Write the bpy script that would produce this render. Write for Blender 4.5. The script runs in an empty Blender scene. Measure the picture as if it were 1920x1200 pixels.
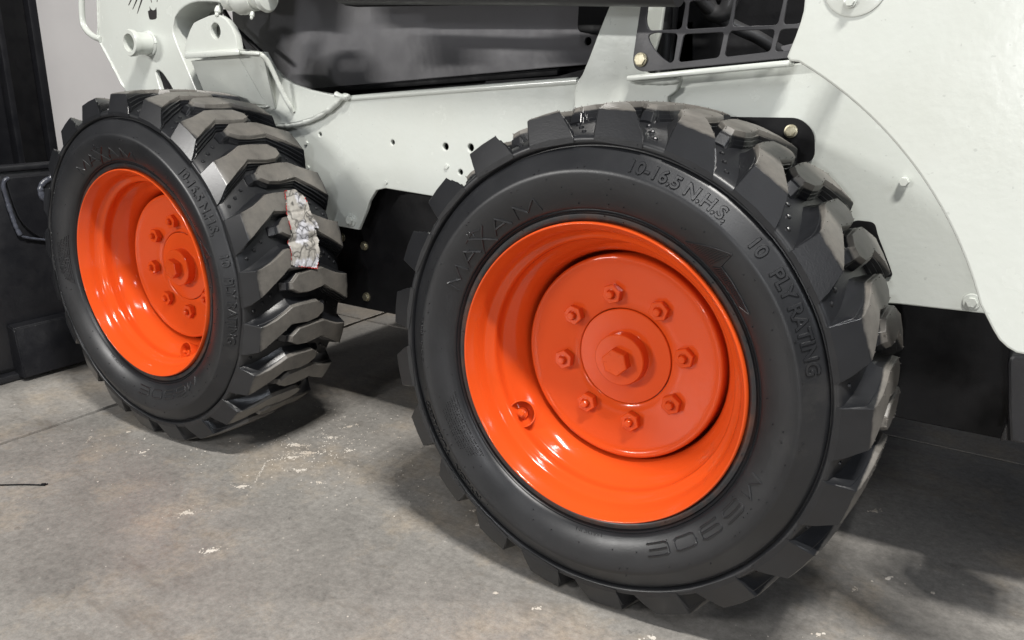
import bpy, bmesh, math, random
from mathutils import Vector, Matrix, noise

sc = bpy.context.scene
# ------------------------------------------------------------------ camera
cam = bpy.data.cameras.new('camera'); camo = bpy.data.objects.new('camera', cam)
sc.collection.objects.link(camo); sc.camera = camo
cam.sensor_width = 36; cam.lens = 28.093; cam.clip_start = .01; cam.clip_end = 200
camo.matrix_world = Matrix((( 0.841644, -0.164381, 0.514406, 0.47909),
                            ( 0.539902,  0.235179,-0.808206,-0.96564),
                            ( 0.011877,  0.957951, 0.286687, 0.78263), (0,0,0,1)))
# ------------------------------------------------------------------ light
w = bpy.data.worlds.new('World'); sc.world = w; w.use_nodes = True
w.node_tree.nodes['Background'].inputs[0].default_value = (.80,.85,1,1)
w.node_tree.nodes['Background'].inputs[1].default_value = .06
def lamp(name, loc, target, size, size_y, power, col=(1,.97,.92)):
    l = bpy.data.lights.new(name, 'AREA'); l.shape = 'RECTANGLE'; l.size = size; l.size_y = size_y
    l.energy = power; l.color = col
    o = bpy.data.objects.new(name, l); sc.collection.objects.link(o); o.location = loc
    o.rotation_euler = (Vector(target)-Vector(loc)).to_track_quat('-Z','Y').to_euler()
    return o
T = (-.4, 0, .4)
for i in range(4):                       # ceiling fixture nearly overhead
    lamp('ceiling_lamp', (1.05+.22*i, -1.35+.1*i, 4.4), T, .15, .15, 66)
for i in range(6):                       # fixture row in front of the loader, to the left
    lamp('ceiling_lamp', (-3.6+.22*i, -4.4, 1.95), T, .10, .08, 24, (1,.98,.95))
for i in range(6):                       # fixture row over the photographer, to the right
    lamp('ceiling_lamp', (1.2, -2.9-.42*i, 4.3), T, .12, .12, 8+1.4*i, (.97,.98,1))
lamp('work_lamp', (.85, -4.6, 1.0), (-.4,0,.5), .22, .18, 30, (.98,.985,1))
lamp('ceiling_lamp', (4.6, -1.6, 3.0), (0,0,.4), .9, .5, 34, (.86,.92,1))
lamp('ceiling_lamp', (-5.0, 2.4, 4.6), (-3.5,1.5,0), .6, .6, 120)
lamp('ceiling_lamp', (-2.2, 4.6, 4.2), (-1,1,0), .4, .4, 170)
sc.view_settings.view_transform = 'Standard'; sc.view_settings.look = 'None'
sc.view_settings.gamma = 1; sc.view_settings.exposure = 0.0
sc.render.engine = 'CYCLES'

# ------------------------------------------------------------------ materials
def nt(name):
    m = bpy.data.materials.new(name); m.use_nodes = True; n = m.node_tree
    return m, n, n.nodes['Principled BSDF']
def N(n, t, **kw):
    x = n.nodes.new(t)
    for k, v in kw.items():
        if k.startswith('i_'): x.inputs[k[2:].replace('_',' ')].default_value = v
        else: setattr(x, k, v)
    return x
def noise_node(n, scale, detail=6, rough=.6, vec=None):
    x = N(n, 'ShaderNodeTexNoise'); x.inputs['Scale'].default_value = scale
    x.inputs['Detail'].default_value = detail; x.inputs['Roughness'].default_value = rough
    if vec is not None: n.links.new(vec, x.inputs['Vector'])
    return x.outputs['Fac']
def ramp(n, fac, stops):
    r = N(n, 'ShaderNodeValToRGB'); e = r.color_ramp.elements
    e[0].position, e[0].color = stops[0][0], (*stops[0][1], 1)
    e[1].position, e[1].color = stops[-1][0], (*stops[-1][1], 1)
    for p_, c_ in stops[1:-1]:
        k = e.new(p_); k.color = (*c_, 1)
    n.links.new(fac, r.inputs[0]); return r.outputs[0]
def g(v): return (v, v, v)
def mixc(n, fac, a, b, mode='MIX'):
    m = N(n, 'ShaderNodeMix', data_type='RGBA', blend_type=mode)
    for sock, v in ((m.inputs[0], fac), (m.inputs[6], a), (m.inputs[7], b)):
        if hasattr(v, 'is_output') or isinstance(v, bpy.types.NodeSocket): n.links.new(v, sock)
        elif isinstance(v, tuple): sock.default_value = (*v, 1)
        else: sock.default_value = v
    return m.outputs[2]
def bump(n, bs, h, strength, dist):
    b = N(n, 'ShaderNodeBump'); b.inputs['Strength'].default_value = strength; b.inputs['Distance'].default_value = dist
    n.links.new(h, b.inputs['Height']); n.links.new(b.outputs[0], bs.inputs['Normal'])
def obj_vec(n): return N(n, 'ShaderNodeTexCoord').outputs['Object']
def paint(name, col, rough, dirt, spots=True, peel=.25, coat=.3, dirtamt=.35, peelscale=260):
    m, n, b = nt(name); v = obj_vec(n)
    a = noise_node(n, 3.5, 5, .6, v); c = ramp(n, a, [(.35, g(0)), (.75, g(1))])
    k = N(n, 'ShaderNodeMath', operation='MULTIPLY'); n.links.new(c, k.inputs[0]); k.inputs[1].default_value = dirtamt
    base = mixc(n, k.outputs[0], col, dirt)
    if spots:
        s = noise_node(n, 130, 2, .5, v); s = ramp(n, s, [(.70, g(0)), (.73, g(1))])
        s2 = N(n, 'ShaderNodeMath', operation='MULTIPLY'); n.links.new(s, s2.inputs[0]); s2.inputs[1].default_value = .35
        base = mixc(n, s2.outputs[0], base, tuple(x*.55 for x in col))
    n.links.new(base, b.inputs['Base Color'])
    r = ramp(n, noise_node(n, 22, 4, .6, v), [(.3, g(rough*.75)), (.7, g(rough*1.3))])
    n.links.new(r, b.inputs['Roughness'])
    b.inputs['Coat Weight'].default_value = coat; b.inputs['Coat Roughness'].default_value = .12
    bump(n, b, noise_node(n, peelscale, 3, .5, v), peel, .0006)
    return m
M = {}
M['white'] = paint('off_white_paint', (.615,.645,.61), .22, (.48,.49,.43), peel=.45, peelscale=95)
M['orange'] = paint('orange_paint', (.66,.080,.0135), .11, (.60,.066,.010), False, .12, .2)
M['orange'].node_tree.nodes['Principled BSDF'].inputs['Specular IOR Level'].default_value = .28
M['black'] = paint('black_paint', (.006,.006,.007), .6, (.010,.010,.011), False, .3, 0)
M['black'].node_tree.nodes['Principled BSDF'].inputs['Specular IOR Level'].default_value = .22
M['satin'] = paint('dark_grey_panel_paint', (.155,.152,.160), .55, (.175,.172,.178), True, .15, 0, .5)
M['grille'] = paint('grille_black_paint', (.045,.045,.05), .45, (.06,.06,.06), False, .2, .1)
M['bucket'] = paint('bucket_black_paint', (.0085,.009,.0115), .42, (.018,.018,.021), True, .5, .1, .6)
M['hose'] = paint('hose_rubber', (.03,.03,.032), .4, (.05,.05,.05), False, .2, 0)
M['zinc'], n, b = nt('zinc_plated_bolt'); b.inputs['Metallic'].default_value = .85; b.inputs['Roughness'].default_value = .38
v = obj_vec(n); n.links.new(ramp(n, noise_node(n, 90, 4, .6, v), [(.35, (.32,.29,.20)), (.7, (.50,.47,.36))]), b.inputs['Base Color'])
M['chrome'], n, b = nt('chrome_rod'); b.inputs['Metallic'].default_value = 1; b.inputs['Roughness'].default_value = .09; b.inputs['Base Color'].default_value = (.6,.6,.6,1)
M['wall'], n, b = nt('white_wall_paint'); v = obj_vec(n)
n.links.new(ramp(n, noise_node(n, 1.3, 6, .6, v), [(.3, (.56,.55,.56)), (.7, (.65,.64,.645))]), b.inputs['Base Color']); b.inputs['Roughness'].default_value = .7
M['weld'] = paint('scuffed_weld_paint', (.10,.11,.14), .3, (.03,.03,.04), False, .6, .3, .9)
# rubber: worn brownish where the radius reaches the tread face
def rubber(name, worn):
    m, n, b = nt(name); v = obj_vec(n)
    base = ramp(n, noise_node(n, 9, 6, .65, v), [(.3, (.0085,.0091,.0106)), (.75, (.0165,.0174,.0200))])
    fine = noise_node(n, 420, 2, .5, v)
    if worn:
        sx = N(n, 'ShaderNodeSeparateXYZ'); n.links.new(v, sx.inputs[0])
        cx = N(n, 'ShaderNodeCombineXYZ'); n.links.new(sx.outputs[0], cx.inputs[0]); n.links.new(sx.outputs[2], cx.inputs[1])
        ln = N(n, 'ShaderNodeVectorMath', operation='LENGTH'); n.links.new(cx.outputs[0], ln.inputs[0])
        nz = noise_node(n, 38, 6, .7, v)
        ad = N(n, 'ShaderNodeMath', operation='MULTIPLY_ADD'); n.links.new(nz, ad.inputs[0]); ad.inputs[1].default_value = .006
        n.links.new(ln.outputs['Value'], ad.inputs[2])
        mr = N(n, 'ShaderNodeMapRange'); n.links.new(ad.outputs[0], mr.inputs[0])
        mr.inputs[1].default_value = .3742; mr.inputs[2].default_value = .3768
        dust = ramp(n, noise_node(n, 26, 8, .75, v), [(.3, (.090,.084,.076)), (.5, (.135,.127,.115)), (.62, (.16,.148,.132)), (.8, (.26,.23,.195))])
        base = mixc(n, mr.outputs[0], base, dust)
        n.links.new(base, b.inputs['Base Color'])
        rr = N(n, 'ShaderNodeMapRange'); n.links.new(mr.outputs[0], rr.inputs[0]); rr.inputs[3].default_value = .31; rr.inputs[4].default_value = .42
        n.links.new(rr.outputs[0], b.inputs['Roughness'])
    else:
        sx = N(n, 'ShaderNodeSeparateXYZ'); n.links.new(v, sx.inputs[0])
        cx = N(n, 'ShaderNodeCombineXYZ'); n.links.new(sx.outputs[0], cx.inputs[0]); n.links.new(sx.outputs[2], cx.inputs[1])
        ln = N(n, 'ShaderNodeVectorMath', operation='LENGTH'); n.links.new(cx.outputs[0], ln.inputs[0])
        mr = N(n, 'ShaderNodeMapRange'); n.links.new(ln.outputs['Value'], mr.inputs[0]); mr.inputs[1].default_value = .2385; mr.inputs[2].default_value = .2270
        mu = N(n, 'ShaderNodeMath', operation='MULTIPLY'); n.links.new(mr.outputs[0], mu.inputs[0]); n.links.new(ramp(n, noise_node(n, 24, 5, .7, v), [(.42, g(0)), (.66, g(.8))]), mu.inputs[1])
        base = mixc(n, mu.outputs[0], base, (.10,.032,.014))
        sc_ = ramp(n, noise_node(n, 5, 9, .8, v), [(.58, g(0)), (.74, g(.35))]); base = mixc(n, sc_, base, (.055,.052,.048))
        n.links.new(base, b.inputs['Base Color'])
        n.links.new(ramp(n, noise_node(n, 14, 5, .6, v), [(.3, g(.34)), (.7, g(.44))]), b.inputs['Roughness'])
    b.inputs['Specular IOR Level'].default_value = .55
    mx = N(n, 'ShaderNodeMath', operation='ADD'); n.links.new(fine, mx.inputs[0]); n.links.new(noise_node(n, 60, 5, .6, v), mx.inputs[1])
    bump(n, b, mx.outputs[0], .16, .0006)
    return m
M['rubber'] = rubber('tyre_rubber', False); M['tread'] = rubber('tread_rubber', True)
# torn sticker
M['label'], n, b = nt('crumpled_sticker_paper'); v = obj_vec(n)
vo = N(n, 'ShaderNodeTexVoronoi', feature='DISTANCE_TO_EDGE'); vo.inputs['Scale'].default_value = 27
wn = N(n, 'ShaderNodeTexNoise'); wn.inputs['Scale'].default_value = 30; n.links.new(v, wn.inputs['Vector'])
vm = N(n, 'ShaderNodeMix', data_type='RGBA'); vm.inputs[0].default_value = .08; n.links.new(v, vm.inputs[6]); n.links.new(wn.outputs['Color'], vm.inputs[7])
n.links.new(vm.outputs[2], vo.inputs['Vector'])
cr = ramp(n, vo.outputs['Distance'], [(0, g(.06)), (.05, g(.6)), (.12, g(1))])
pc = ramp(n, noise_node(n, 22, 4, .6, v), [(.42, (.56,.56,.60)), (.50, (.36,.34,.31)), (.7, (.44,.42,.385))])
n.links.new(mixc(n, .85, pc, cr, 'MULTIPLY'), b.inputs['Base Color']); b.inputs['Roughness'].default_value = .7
bump(n, b, vo.outputs['Distance'], .5, .002)
M['red'], n, b = nt('red_sticker_edge'); b.inputs['Base Color'].default_value = (.38,.025,.025,1)
# concrete
M['concrete'], n, b = nt('stained_concrete'); ge = N(n, 'ShaderNodeNewGeometry'); v = ge.outputs['Position']
c1 = ramp(n, noise_node(n, 1.6, 8, .62, v), [(.3, (.205,.195,.181)), (.5, (.275,.262,.243)), (.72, (.335,.31,.28))])
c2 = ramp(n, noise_node(n, 4.2, 12, .78, v), [(.30, g(.60)), (.45, g(.88)), (.56, g(1.0)), (.7, g(1.12))])
base = mixc(n, 1.0, c1, c2, 'MULTIPLY')
yel = ramp(n, noise_node(n, 3.1, 9, .75, v), [(.50, g(0)), (.68, g(1))])
ys = N(n, 'ShaderNodeMath', operation='MULTIPLY'); n.links.new(yel, ys.inputs[0]); ys.inputs[1].default_value = .55
base = mixc(n, ys.outputs[0], base, (.42,.34,.245))
gr = ramp(n, noise_node(n, 75, 12, .86, v), [(.30, g(.45)), (.42, g(.82)), (.5, g(1)), (.60, g(1.22)), (.72, g(1.6))])
base = mixc(n, 1.0, base, gr, 'MULTIPLY')
mp = N(n, 'ShaderNodeMapping'); mp.inputs['Scale'].default_value = (1,3.4,1); mp.inputs['Rotation'].default_value = (0,0,.5); n.links.new(v, mp.inputs['Vector'])
st = ramp(n, noise_node(n, 2.6, 9, .7, mp.outputs[0]), [(.55, g(0)), (.70, g(.8))])
base = mixc(n, st, base, (.15,.135,.118))
dk = ramp(n, noise_node(n, 15, 9, .8, v), [(.615, g(0)), (.68, g(.65))])
base = mixc(n, dk, base, (.09,.085,.08))
wh = ramp(n, noise_node(n, 75, 3, .6, v), [(.735, g(0)), (.76, g(.8))])
base = mixc(n, wh, base, (.62,.57,.50))
n.links.new(base, b.inputs['Base Color'])
n.links.new(ramp(n, noise_node(n, 7, 6, .7, v), [(.3, g(.30)), (.7, g(.58))]), b.inputs['Roughness'])
hs = N(n, 'ShaderNodeMath', operation='ADD'); n.links.new(noise_node(n, 210, 4, .7, v), hs.inputs[0]); n.links.new(noise_node(n, 28, 6, .6, v), hs.inputs[1])
bump(n, b, hs.outputs[0], .22, .0012)
M['joint'], n, b = nt('dark_joint'); b.inputs['Base Color'].default_value = (.02,.02,.02,1); b.inputs['Roughness'].default_value = .8
M['speck'], n, b = nt('dried_white_paint')
n.links.new(ramp(n, noise_node(n, 12, 3, .6, N(n, 'ShaderNodeNewGeometry').outputs['Position']), [(.35, (.50,.44,.37)), (.6, (.66,.62,.56))]), b.inputs['Base Color']); b.inputs['Roughness'].default_value = .7
M['decal'], n, b = nt('black_decal_print'); b.inputs['Base Color'].default_value = (.02,.018,.018,1); b.inputs['Roughness'].default_value = .4

# ------------------------------------------------------------------ mesh helpers
def link(name, me, mat, parent=None, smooth=True, angle=35, loc=None, rot=None):
    if isinstance(me, bmesh.types.BMesh):
        bm = me; me = bpy.data.meshes.new(name); bm.normal_update(); bm.to_mesh(me); bm.free()
    if mat is not None and len(me.materials) == 0: me.materials.append(M[mat])
    o = bpy.data.objects.new(name, me); sc.collection.objects.link(o)
    if smooth and len(me.polygons):
        me.polygons.foreach_set('use_smooth', [True]*len(me.polygons)); me.set_sharp_from_angle(angle=math.radians(angle))
    if parent: o.parent = parent
    if loc: o.location = loc
    if rot: o.rotation_euler = rot
    return o
def inst(name, me, parent, loc=(0,0,0), rot=(0,0,0)):
    o = bpy.data.objects.new(name, me); sc.collection.objects.link(o); o.parent = parent; o.location = loc; o.rotation_euler = rot
    return o
def tag(o, label=None, cat=None, group=None, kind=None):
    if label: o['label'] = label
    if cat: o['category'] = cat
    if group: o['group'] = group
    if kind: o['kind'] = kind
    return o
def curve_mesh(loops, extrude, bevel=0, res=1):
    cu = bpy.data.curves.new('c', 'CURVE'); cu.dimensions = '2D'; cu.fill_mode = 'BOTH'
    cu.extrude = extrude; cu.bevel_depth = bevel; cu.bevel_resolution = res; cu.offset = -bevel
    for lp in loops:
        s = cu.splines.new('POLY'); s.points.add(len(lp)-1); s.use_cyclic_u = True
        for q, pt in zip(s.points, lp): q.co = (pt[0], pt[1], 0, 1)
    o = bpy.data.objects.new('c', cu); me = bpy.data.meshes.new_from_object(o)
    bpy.data.objects.remove(o); bpy.data.curves.remove(cu)
    return me
def circle(cx, cz, r, n=24): return [(cx+r*math.cos(2*math.pi*i/n), cz+r*math.sin(2*math.pi*i/n)) for i in range(n)]
def rounded(pl, r, seg=5):
    out = []; n = len(pl)
    for i in range(n):
        a, b_, c = Vector(pl[i-1]), Vector(pl[i]), Vector(pl[(i+1) % n])
        u, w_ = (a-b_), (c-b_); k = min(r, u.length*.45, w_.length*.45)
        p0 = b_+u.normalized()*k; p1 = b_+w_.normalized()*k
        for j in range(seg+1):
            t = j/seg; q = p0*(1-t)**2+b_*2*t*(1-t)+p1*t*t; out.append((q.x, q.y))
    return out
def smooth_path(pts, sub=6, closed=False):
    P = [Vector(p) for p in pts]; out = []; n = len(P); m = n if closed else n-1
    for i in range(m):
        p0 = P[(i-1) % n] if closed or i > 0 else P[0]*2-P[1]
        p1, p2 = P[i], P[(i+1) % n]
        p3 = P[(i+2) % n] if closed or i+2 < n else P[-1]*2-P[-2]
        for j in range(sub):
            t = j/sub
            out.append(.5*((2*p1)+(p2-p0)*t+(2*p0-5*p1+4*p2-p3)*t*t+(3*p1-p0-3*p2+p3)*t**3))
    if not closed: out.append(P[-1])
    return out
def plate(name, loops, y, thick, mat, parent, bevel=.0015, angle=40):
    """flat plate in the XZ plane, its outer face at y, thickness going inwards"""
    me = curve_mesh(loops, thick/2-bevel, bevel)
    for vtx in me.vertices:
        x, z, d = vtx.co; vtx.co = (x, y+thick/2-d, z)
    return link(name, me, mat, parent, True, angle)
def tube_bm(path, r, seg=10, lump=0, seed=0, taper=False, bm=None):
    bm = bm or bmesh.new(); P = [Vector(p) for p in path]; rings = []
    up = Vector((0,1,.13)).normalized()
    for i, p_ in enumerate(P):
        t = (P[min(i+1, len(P)-1)]-P[max(i-1, 0)]).normalized()
        a = t.cross(up); a = a.normalized() if a.length > 1e-4 else t.cross(Vector((1,0,0))).normalized()
        c = t.cross(a)
        rr = r if not callable(r) else r(i/(len(P)-1))
        if lump: rr *= 1+lump*noise.noise(p_*110+Vector((seed,0,0)))
        if taper: e = min(i, len(P)-1-i); rr *= min(1, .45+.28*e)
        rings.append([bm.verts.new(p_+a*math.cos(2*math.pi*k/seg)*rr+c*math.sin(2*math.pi*k/seg)*rr) for k in range(seg)])
    for i in range(len(rings)-1):
        for k in range(seg): bm.faces.new((rings[i][k], rings[i][(k+1) % seg], rings[i+1][(k+1) % seg], rings[i+1][k]))
    bm.faces.new(rings[0][::-1]); bm.faces.new(rings[-1])
    bmesh.ops.recalc_face_normals(bm, faces=bm.faces)
    return bm
def tube(name, path, r, mat, parent, seg=10, lump=0, seed=0, taper=False):
    return link(name, tube_bm(path, r, seg, lump, seed, taper), mat, parent, True, 60)
def weld(path, r, parent, y=None, mat='white', seed=0, name='weld_bead'):
    if y is not None: path = [(a, y, c) for a, c in path]
    q = smooth_path(path, 12)
    return tube(name, q, r, mat, parent, 8, .35, seed, True)
def lathe_bm(prof, n=96, axis='y', bm=None, close=False):
    """profile of (axial, radius) turned round the y (or x) axis"""
    bm = bm or bmesh.new(); rings = []
    for (a, r) in prof:
        if r < 1e-6:
            rings.append([bm.verts.new((0,a,0) if axis == 'y' else (a,0,0))]); continue
        rings.append([bm.verts.new((r*math.cos(2*math.pi*i/n), a, r*math.sin(2*math.pi*i/n)) if axis == 'y' else (a, r*math.cos(2*math.pi*i/n), r*math.sin(2*math.pi*i/n))) for i in range(n)])
    for i in range(len(rings)-1):
        A, B = rings[i], rings[i+1]
        for k in range(n):
            k2 = (k+1) % n
            if len(A) == 1 and len(B) == 1: continue
            if len(A) == 1: bm.faces.new((A[0], B[k2], B[k]))
            elif len(B) == 1: bm.faces.new((A[k], A[k2], B[0]))
            else: bm.faces.new((A[k], A[k2], B[k2], B[k]))
    bmesh.ops.recalc_face_normals(bm, faces=bm.faces)
    return bm
def box_bm(x0, x1, y0, y1, z0, z1, bev=.002, bm=None):
    nb = bmesh.new(); bmesh.ops.create_cube(nb, size=1)
    for v_ in nb.verts: v_.co = (x0+(v_.co.x+.5)*(x1-x0), y0+(v_.co.y+.5)*(y1-y0), z0+(v_.co.z+.5)*(z1-z0))
    if bev: bmesh.ops.bevel(nb, geom=nb.edges[:], offset=bev, segments=2, affect='EDGES', profile=.5)
    return nb
def quad_prism(name, quad, d, mat, parent, bev=.002):
    """solid slab under a 3D polygon, extruded along vector d"""
    bm = bmesh.new(); d = Vector(d)
    a = [bm.verts.new(q) for q in quad]; b_ = [bm.verts.new(Vector(q)+d) for q in quad]; n = len(quad)
    bm.faces.new(a); bm.faces.new(b_[::-1])
    for i in range(n): bm.faces.new((a[i], b_[i], b_[(i+1) % n], a[(i+1) % n]))
    bmesh.ops.recalc_face_normals(bm, faces=bm.faces)
    if bev: bmesh.ops.bevel(bm, geom=bm.edges[:], offset=bev, segments=2, affect='EDGES', profile=.5)
    return link(name, bm, mat, parent, True, 40)
def hexhead(r, h, cham=.12, stud=0, studh=0, flange=0, marks=False):
    """hex bolt head or nut pointing to -y, base at y=0"""
    bm = bmesh.new()
    def ring(rr, y, hexa=True, n=24):
        vs = []
        for i in range(n):
            a = 2*math.pi*i/n
            k = rr
            if hexa:
                s = (a % (math.pi/3))-math.pi/6; k = rr*math.cos(math.pi/6)/math.cos(s)
            vs.append(bm.verts.new((k*math.cos(a), y, k*math.sin(a))))
        return vs
    R = []
    if flange: R += [ring(flange, 0, False), ring(flange, -.002, False), ring(flange*.96, -.003, False), ring(r, -.0035)]
    else: R += [ring(r, 0)]
    R += [ring(r, -h*(1-cham*.6)), ring(r*.92, -h)]
    if stud:
        R += [ring(stud*1.35, -h, False), ring(stud*1.12, -h+.002, False), ring(stud*1.0, -h+.0015, False), ring(stud, -h-studh*.8, False), ring(stud*.8, -h-studh, False), ring(stud*.05, -h-studh*1.02, False)]
    else: R += [ring(r*.05, -h, False)]
    for A, B in zip(R, R[1:]):
        for i in range(24): bm.faces.new((A[i], A[(i+1) % 24], B[(i+1) % 24], B[i]))
    bm.faces.new(R[-1])
    bmesh.ops.recalc_face_normals(bm, faces=bm.faces)
    if marks:
        for k in range(6):
            a = k*math.pi/3+.3
            nb = bmesh.ops.create_cube(bm, size=1)['verts']
            for v_ in nb:
                x, y, z = v_.co; x = r*.68+x*r*.20; z *= .0011; y = -h+y*.0010
                v_.co = (x*math.cos(a)-z*math.sin(a), y, x*math.sin(a)+z*math.cos(a))
    me = bpy.data.meshes.new('hex'); bm.to_mesh(me); bm.free()
    me.polygons.foreach_set('use_smooth', [True]*len(me.polygons)); me.set_sharp_from_angle(angle=math.radians(28))
    return me

# ------------------------------------------------------------------ setting
random.seed(7)
floor = link('floor', box_bm(-9, 9, -6, 12, -.10, -.014, 0), 'joint'); tag(floor, 'stained grey concrete floor with saw-cut joints', None, None, 'structure')
def slab(x0, x1, y0, y1):
    me = curve_mesh([jag([(x0,y0),(x1,y0),(x1,y1),(x0,y1)])], .007-.0012, .0012, 1)
    for v_ in me.vertices: v_.co.z -= .007
    return link('slab', me, 'concrete', floor, True, 50)
def jag(pl):
    out = []
    for i in range(4):
        a, b_ = Vector(pl[i]), Vector(pl[(i+1) % 4]); L = (b_-a).length; n_ = int(L/.03); d = (b_-a).normalized(); nn = Vector((-d.y, d.x))
        for k in range(n_):
            p_ = a+d*L*k/n_
            if k: p_ += nn*(.0012+.002*noise.noise(Vector((p_.x*9, p_.y*9, i)))+(.004 if noise.noise(Vector((p_.x*23, p_.y*23, 5))) > .38 else 0))
            out.append((p_.x, p_.y))
    return out
XJ, YJ = -1.338, .955
for x0, x1 in ((-9, XJ-.006), (XJ+.006, 3.9), (3.906, 9)):
    for y0, y1 in ((-6, -4.2), (-4.194, YJ-.003), (YJ+.003, 6), (6.006, 12)): slab(x0, x1, y0, y1)
# dried paint specks and crumbs
bm = bmesh.new()
def fleck(x, y, r, h=.0006, ax=1, ang=0):
    n_ = random.choice((5,6,7)); ph = random.random()*6
    vs = []
    for i in range(n_):
        a = ph+2*math.pi*i/n_; k = r*random.uniform(.55,1.1); u, w_ = k*math.cos(a)*ax, k*math.sin(a)
        vs.append((x+u*math.cos(ang)-w_*math.sin(ang), y+u*math.sin(ang)+w_*math.cos(ang)))
    top = [bm.verts.new((q[0]*.9+x*.1, q[1]*.9+y*.1, h)) for q in vs]; bot = [bm.verts.new((q[0], q[1], 0.0001)) for q in vs]
    bm.faces.new(top)
    for i in range(n_): bm.faces.new((bot[i], bot[(i+1) % n_], top[(i+1) % n_], top[i]))
spots = [(-0.7403, 0.1347), (-0.7582, 0.0978), (-0.7441, -0.1701), (-0.6030, -0.2272), (-0.7405, -0.0440), (-1.1641, -0.0195), (-0.6997, 0.0661), (-0.6243, 0.0529), (-1.0399, -0.0616), (-0.7607, 0.2194), (-0.7668, 0.2861), (-0.3021, 0.1380), (-0.2649, 0.0989), (-0.0502, -0.0500), (0.1262, -0.0131), (-0.1262, -0.0521), (-0.7943, 0.1464), (-0.6777, 0.1929), (0.3362, 0.5638), (0.3928, 0.3398), (0.4605, 0.3382), (0.2277, 0.8217), (0.3287, 0.1297), (0.3503, 0.2767)]
size = [.024,.014,.013,.012,.011,.004,.014,.007,.005,.012,.010,.006,.005,.004,.005,.003,.018,.006,.007,.004,.003,.002,.004,.003]
for (x, y), s in zip(spots, size):
    ang = random.uniform(.4, 1.1)
    for k in range(int(s*4200)):
        d = abs(random.gauss(0, 1))**1.5; a = random.random()*6.28; ql = .8+.9*noise.noise(Vector((math.cos(a)*1.5, math.sin(a)*1.5, x*9))); u, w_ = d*s*1.3*ql*math.cos(a), d*s*.55*ql*math.sin(a)
        fleck(x+u*math.cos(ang)-w_*math.sin(ang), y+u*math.sin(ang)+w_*math.cos(ang), random.uniform(.0008, .0032)*(1.3 if d < .8 else .8), .0004+.0005*random.random())
for (x0, y0), (x1, y1) in zip([(-0.7830, 0.0509), (-29.6711, 22.6968), (-1.1881, -0.1039)], [(-0.7326, -0.0200), (-29.6711, 22.6968), (-1.2102, -0.0785)]):
    if abs(x0) > 3 or abs(y0) > 3: continue
    for k in range(60):
        t = random.random(); fleck(x0+(x1-x0)*t+random.gauss(0,.001), y0+(y1-y0)*t+random.gauss(0,.001), .0013, .0004)
cl = [(-0.7025, 0.1293), (-1.1027, -0.0460), (-0.8719, 0.0149), (-0.8144, 0.2908)]
for (x, y), s, n_ in zip(cl, (.22,.2,.25,.16), (210,40,30,90)):
    for k in range(n_): fleck(x+random.gauss(0,s*.6), y+random.gauss(0,s*.4), random.uniform(.0006,.0024), .0005)
for k in range(420): fleck(random.uniform(-2.3,1.0), random.uniform(-1.0,1.0), random.uniform(.0004,.0012)*random.choice((.6,.8,1,1.9)), .0005)
sp = link('dried_paint_specks', bm, 'speck', None, False); tag(sp, 'specks and dabs of dried white paint scattered on the concrete', None, None, 'stuff')
zt = [(-1.1885, -0.3454), (-1.1390, -0.3095), (-1.1022, -0.2821), (-1.0714, -0.2640), (-1.0653, -0.2546)]
zo = tube('cable_tie', [(x, y, .002) for x, y in zt], .0016, 'black', None, 6)
bm2 = box_bm(0, .008, -.0025, .0025, -.002, .002, .0005)
me2 = bpy.data.meshes.new('h'); bm2.to_mesh(me2); bm2.free(); me2.materials.append(M['black'])
hd = inst('tie_head', me2, zo, (zt[3][0], zt[3][1], .003), (0,0,.7))
tag(zo, 'thin black plastic tie lying on the open floor', 'cable tie')

wall = link('wall', box_bm(-4.6, -4.5, -6, 12, 0, 5, 0), 'wall'); tag(wall, 'white painted shop wall behind the loader front', None, None, 'structure')
# dark steel door post
colm = bpy.data.objects.new('steel_door_frame', None); sc.collection.objects.link(colm); colm.location = (-2.35,.1,0)
tag(colm, 'tall black steel frame standing left of the bucket before the white wall', 'door frame')
def cbox(name, x0, x1, y0, y1, z0, z1, mat='bucket', bev=.004):
    o = link(name, box_bm(x0, x1, y0, y1, z0, z1, bev), mat); o.parent = colm; o.matrix_parent_inverse = Matrix.Translation(-Vector(colm.location)); return o
cbox('back_plate', -2.36, -2.34, -1.6, .505, .02, 2.6)
cbox('post', -2.40, -2.30, .50, .528, 0, 2.6)
cbox('rail', -2.34, -2.30, .395, .415, .02, 2.6)
cbox('rail', -2.34, -2.30, .05, .07, .02, 2.6)
cbox('sheet', -2.338, -2.325, .415, .50, .02, 2.6, 'black')

# ------------------------------------------------------------------ bucket
bk = bpy.data.objects.new('loader_bucket', None); sc.collection.objects.link(bk); bk.location = (-1.72,.9,0)
tag(bk, 'black steel bucket on the front of the white loader, resting on the floor', 'bucket')
def bobj(o): o.parent = bk; o.matrix_parent_inverse = Matrix.Translation(-Vector(bk.location)); return o
bobj(link('back_panel', box_bm(-1.74, -1.72, -.16, 1.9, .03, .545, .003), 'bucket'))
bobj(link('top_lip', box_bm(-1.755, -1.712, -.16, 1.9, .5455, .560, .004), 'bucket'))
q = [(0.0078, 0.1399), (0.0144, 0.0123)]
bm = bmesh.new()
prof = [(-1.7195,.152),(-1.690,.146),(-1.684,.138),(-1.668,.012),(-1.7195,.006)]
vsA = [bm.verts.new((x, .012, z)) for x, z in prof]; vsB = [bm.verts.new((x, 1.9, z)) for x, z in prof]
bm.faces.new(vsA); bm.faces.new(vsB[::-1])
for i in range(5): bm.faces.new((vsA[i], vsB[i], vsB[(i+1) % 5], vsA[(i+1) % 5]))
bmesh.ops.recalc_face_normals(bm, faces=bm.faces); bmesh.ops.bevel(bm, geom=bm.edges[:], offset=.003, segments=2, affect='EDGES')
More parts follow.
